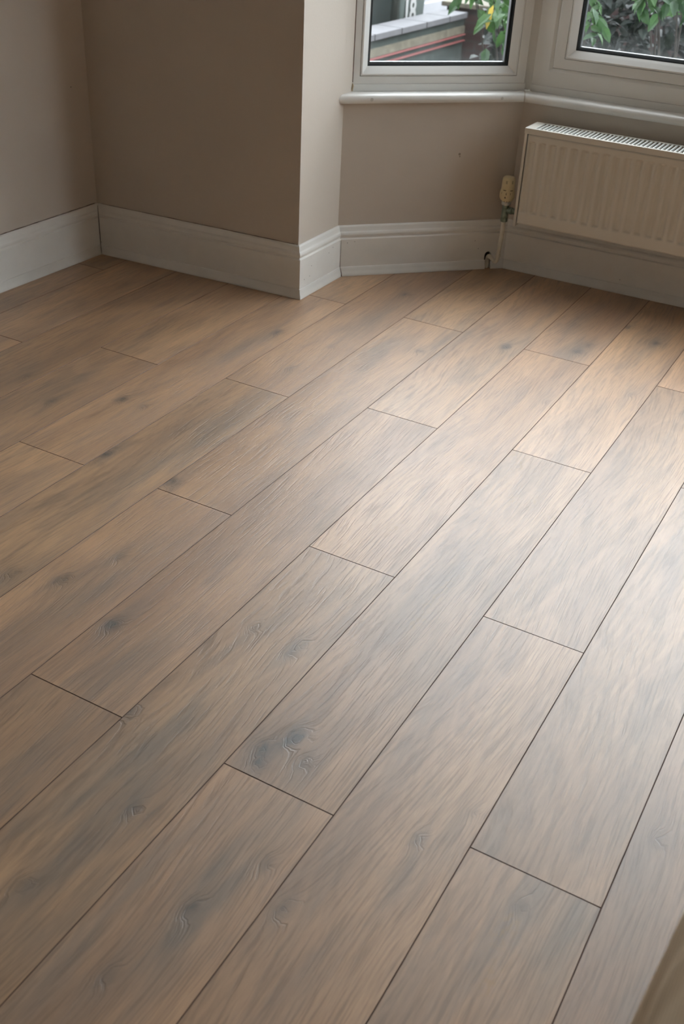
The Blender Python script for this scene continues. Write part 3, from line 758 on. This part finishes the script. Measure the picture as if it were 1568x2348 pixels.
# ------------------------------------------------------------------ beige throw over a low stool, at the right edge of the frame
def throw():
    top = .62; cxs, cys = .611, .49; hx_, hy_ = .285, .20
    n_a, n_r = 160, 34
    rows = []
    def sup(a, rx, ry, e=9.0):
        c, s = math.cos(a), math.sin(a)
        r = (abs(c/rx)**e+abs(s/ry)**e)**(-1/e); return r*c, r*s
    for j in range(n_r+1):
        t = j/n_r; ring = []
        for i in range(n_a):
            a = 2*math.pi*i/n_a
            if t < .35:
                q = t/.35; x, y = sup(a, hx_*q+1e-4, hy_*q+1e-4); z = top-.006*q*q + .003*math.sin(5*a+3)*q
            else:
                q = (t-.35)/.65; x, y = sup(a, hx_, hy_)
                fold = (.5+.5*math.sin(31*a+1.3*math.sin(3*a)))*.014*q + .012*q*math.sin(7*a+1)
                L_ = math.hypot(x, y); k = 1+(fold+.018*min(1, q*5)+.02*q)/L_
                x, y = x*k, y*k; z = top-.006-(top-.012)*q*.99 + .004*math.sin(9*a)*q
                if q < .08: z = top-.006-(top)*q*.7
            ring.append((cxs+x, cys+y, max(z, .004)))
        rows.append(ring)
    mb = MB(); mb.rings(rows, cap0=True, cap1=False)
    o = mb.build('throw_blanket', M_CLOTH, smooth=True)
    m = o.modifiers.new('thickness', 'SOLIDIFY'); m.thickness = .004; m.offset = -1
    tag(o, 'beige woven cloth hanging in folds at the lower right corner', 'cloth')
throw()

# ------------------------------------------------------------------ outside: ground, garden wall, bins, planting
GZ = -.60
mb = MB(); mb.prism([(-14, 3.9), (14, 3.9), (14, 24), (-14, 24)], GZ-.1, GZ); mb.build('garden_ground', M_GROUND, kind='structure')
# boundary wall with coping
gw = tag(empty('garden_wall', (-3.80, 8.1, GZ)), 'low dark garden wall with pale grey coping seen through the left pane', 'wall')
mb = MB(); mb.box((-3.88, 6.2, GZ), (-3.70, 9.27, -.035)); mb.build('wall_body', M_RENDER, gw)
y = 6.2
while y < 9.2:
    y2 = min(y+.445, 9.27); mb = MB(); mb.box((-3.905, y, -.034), (-3.67, y2-.008, .012)); mb.build('coping_stone', M_COPE, gw, bevel=.004); y += .45
mb = MB(); mb.box((-3.7, 6.2, -.155), (-3.685, 9.26, -.095)); mb.build('stone_band', M_STONE, gw)
for z in (-.160, -.208):
    mb = MB(); mb.box((-3.7, 6.2, z-.010), (-3.672, 9.26, z)); mb.build('red_edge_strip', M_REDLINE, gw)
# brick pier and wall
pier = tag(empty('brick_pier', (-3.72, 9.5, GZ)), 'maroon brick pier with stone cap at the end of the garden wall', 'pier')
mb = MB(); mb.box((-3.90, 9.32, GZ), (-3.50, 9.72, .035)); mb.build('pier_body', M_BRICK, pier)
mb = MB(); mb.box((-3.94, 9.28, .036), (-3.46, 9.76, .075)); mb.build('pier_cap', M_STONE, pier, bevel=.006)
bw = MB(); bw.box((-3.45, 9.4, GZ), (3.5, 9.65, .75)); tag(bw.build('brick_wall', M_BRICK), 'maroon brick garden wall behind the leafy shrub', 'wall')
# wheelie bins
def bin_(name, y0, y1, x1, mat, label):
    p_ = tag(empty(name, (x1-.26, (y0+y1)/2, GZ)), label, 'bin', 'wheeled bins behind the garden wall')
    mb = MB(); top = .42
    mb.rings([[(x1-.50, y0+.04, GZ+.05), (x1-.03, y0+.04, GZ+.05), (x1-.03, y1-.04, GZ+.05), (x1-.50, y1-.04, GZ+.05)],
              [(x1-.53, y0, top), (x1, y0, top), (x1, y1, top), (x1-.53, y1, top)]])
    mb.build('bin_body', mat, p_, bevel=.02)
    mb = MB(); mb.rings([[(x1-.56, y0-.015, top+.001), (x1+.02, y0-.015, top+.001), (x1+.02, y1+.015, top+.001), (x1-.56, y1+.015, top+.001)],
                         [(x1-.54, y0+.01, top+.05), (x1-.02, y0+.01, top+.07), (x1-.02, y1-.01, top+.07), (x1-.54, y1-.01, top+.05)]])
    mb.build('bin_lid', mat, p_, bevel=.01)
    for yy in (y0+.07, y1-.07):
        mb = MB(); mb.lathe([(.09, -.02), (.1, -.015), (.1, .015), (.09, .02)], (x1-.46, yy, GZ+.1), axis=(0, 1, 0), seg=20); mb.build('wheel', M_BIN2, p_)
    return p_
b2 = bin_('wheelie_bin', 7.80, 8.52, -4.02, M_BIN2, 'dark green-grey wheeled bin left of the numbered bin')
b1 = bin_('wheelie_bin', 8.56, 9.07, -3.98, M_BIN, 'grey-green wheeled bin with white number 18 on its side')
def digits(txt, loc, size, parent, squash):
    cu = bpy.data.curves.new('number', 'FONT'); cu.body = txt; cu.size = size; cu.extrude = .0015; cu.offset = .007
    cu.space_character = .95
    tmp = bpy.data.objects.new('tmp', cu); COL.objects.link(tmp)
    dg = bpy.context.evaluated_depsgraph_get(); me = bpy.data.meshes.new_from_object(tmp.evaluated_get(dg))
    bpy.data.objects.remove(tmp)
    R = Matrix(((0, 0, 1, 0), (squash, 0, 0, 0), (0, 1, 0, 0), (0, 0, 0, 1)))
    me.transform(Matrix.Translation(Vector(loc)) @ R)
    me.materials.clear(); me.materials.append(M_DIGIT); me.name = 'house_number'
    o = bpy.data.objects.new('house_number', me); COL.objects.link(o); o.parent = parent
    o.matrix_parent_inverse = Matrix.Translation(-Vector(parent.location))
    o['label'] = 'white number 18'
digits('18', (-3.983, 8.625, -.055), .26, b1, .95)
# white rendered post beyond
wpil = tag(empty('white_wall', (-4.85, 10.3, GZ)), 'white rendered wall beyond the numbered bin', 'wall')
mb = MB(); mb.box((-5.0, 9.45, GZ), (-4.75, 11.15, .9)); mb.build('wall_body', M_WHITE, wpil)
mb = MB(); mb.box((-4.75, 9.45, GZ), (-4.68, 11.15, -.12)); mb.build('plinth', M_WHITE, wpil, bevel=.01)

def leaf(mb, p, dirv, up, L_, w):
    d_ = Vector(dirv).normalized(); s_ = d_.cross(Vector(up)).normalized(); n_ = s_.cross(d_)
    p = Vector(p); c = .16*w
    a = p; t = p+d_*L_-n_*.12*L_
    m1 = p+d_*L_*.30; m2 = p+d_*L_*.65-n_*.03*L_
    vs = [a, m1+s_*w*.46+n_*c, m2+s_*w*.40+n_*c, t, m2-s_*w*.40+n_*c, m1-s_*w*.46+n_*c, m1, m2]
    mb.add(vs, [(0, 1, 6), (1, 2, 7, 6), (2, 3, 7), (0, 6, 5), (6, 7, 4, 5), (7, 3, 4)])
def shrub(name, label, base, tips, size, leaves_per, mat, seed=1, cat='shrub', spread=.1, group=None, lo=.82):
    rnd = random.Random(seed)
    par_ = tag(empty(name, base), label, cat, group)
    st = MB(); fo = MB()
    for tip in tips:
        b_ = Vector(base)+Vector((rnd.uniform(-.06, .06), rnd.uniform(-.06, .06), 0)); t_ = Vector(tip)
        mid = (b_+t_)/2+Vector((0, 0, .35*(t_-b_).length)); pts = arc(b_, mid, t_, 14)
        st.tube(pts, [.009*(1-.8*k/14) for k in range(15)], 6)
        for k in range(leaves_per):
            q = rnd.uniform(lo, 1.0)*14; i0 = min(13, int(q)); p_ = pts[i0].lerp(pts[i0+1], q-i0)
            p_ = p_+Vector((rnd.gauss(0, spread), rnd.gauss(0, spread), rnd.gauss(0, spread*.7)))
            dr = Vector((rnd.gauss(0, .7), rnd.gauss(0, .7), rnd.uniform(-1.2, -.2)))
            L_ = size*rnd.uniform(.7, 1.2)
            leaf(fo, p_, dr, (rnd.gauss(0, .5), rnd.gauss(0, .5)-.6, 1), L_, L_*.52)
    st.build('stem', M_BARK, par_, smooth=True)
    f_ = fo.build('foliage', mat, par_, recalc=False)
    return par_
shrub('leafy_shrub', 'bright green leafy shrub at the right of the left pane', (-1.95, 5.9, GZ),
      [(-2.10, 5.6, .62), (-1.95, 5.5, .60), (-1.86, 5.4, .56), (-1.80, 5.4, .50), (-2.22, 5.7, .72), (-1.78, 5.6, .8), (-1.9, 5.5, .9), (-2.1, 5.6, .8)], .10, 18, M_LEAF, 4, spread=.05)
shrub('leafy_shrub', 'green climbing shrub at the left edge of the front window', (-1.20, 4.75, GZ),
      [(-1.15, 4.6, .80), (-1.12, 4.6, .72), (-1.15, 4.62, .9), (-1.10, 4.55, .70), (-1.2, 4.7, 1.0)], .065, 12, M_LEAF, 9, spread=.025)
shrub('leafy_shrub', 'broad leaved green shrub hanging across the top of the front window', (-.75, 4.9, GZ),
      [(-.97, 4.6, .83), (-.90, 4.6, .81), (-.82, 4.6, .83), (-.74, 4.6, .82), (-.66, 4.6, .80), (-.95, 4.65, .95), (-.8, 4.65, .95), (-.62, 4.6, .88), (-1.0, 4.7, .95)], .085, 14, M_LEAF, 12, spread=.03)
yl = MB(); rnd_ = random.Random(2)
for p_ in ((-1.90, 5.42, .565), (-1.905, 5.42, .53)): leaf(yl, p_, (-.25, -.1, -1), (0, -1, .2), .085, .028)
tag(yl.build('hanging_leaf', M_LEAFY), 'narrow yellow leaf hanging below the shrub in the left pane', 'leaf')
# hedge behind, one per clump
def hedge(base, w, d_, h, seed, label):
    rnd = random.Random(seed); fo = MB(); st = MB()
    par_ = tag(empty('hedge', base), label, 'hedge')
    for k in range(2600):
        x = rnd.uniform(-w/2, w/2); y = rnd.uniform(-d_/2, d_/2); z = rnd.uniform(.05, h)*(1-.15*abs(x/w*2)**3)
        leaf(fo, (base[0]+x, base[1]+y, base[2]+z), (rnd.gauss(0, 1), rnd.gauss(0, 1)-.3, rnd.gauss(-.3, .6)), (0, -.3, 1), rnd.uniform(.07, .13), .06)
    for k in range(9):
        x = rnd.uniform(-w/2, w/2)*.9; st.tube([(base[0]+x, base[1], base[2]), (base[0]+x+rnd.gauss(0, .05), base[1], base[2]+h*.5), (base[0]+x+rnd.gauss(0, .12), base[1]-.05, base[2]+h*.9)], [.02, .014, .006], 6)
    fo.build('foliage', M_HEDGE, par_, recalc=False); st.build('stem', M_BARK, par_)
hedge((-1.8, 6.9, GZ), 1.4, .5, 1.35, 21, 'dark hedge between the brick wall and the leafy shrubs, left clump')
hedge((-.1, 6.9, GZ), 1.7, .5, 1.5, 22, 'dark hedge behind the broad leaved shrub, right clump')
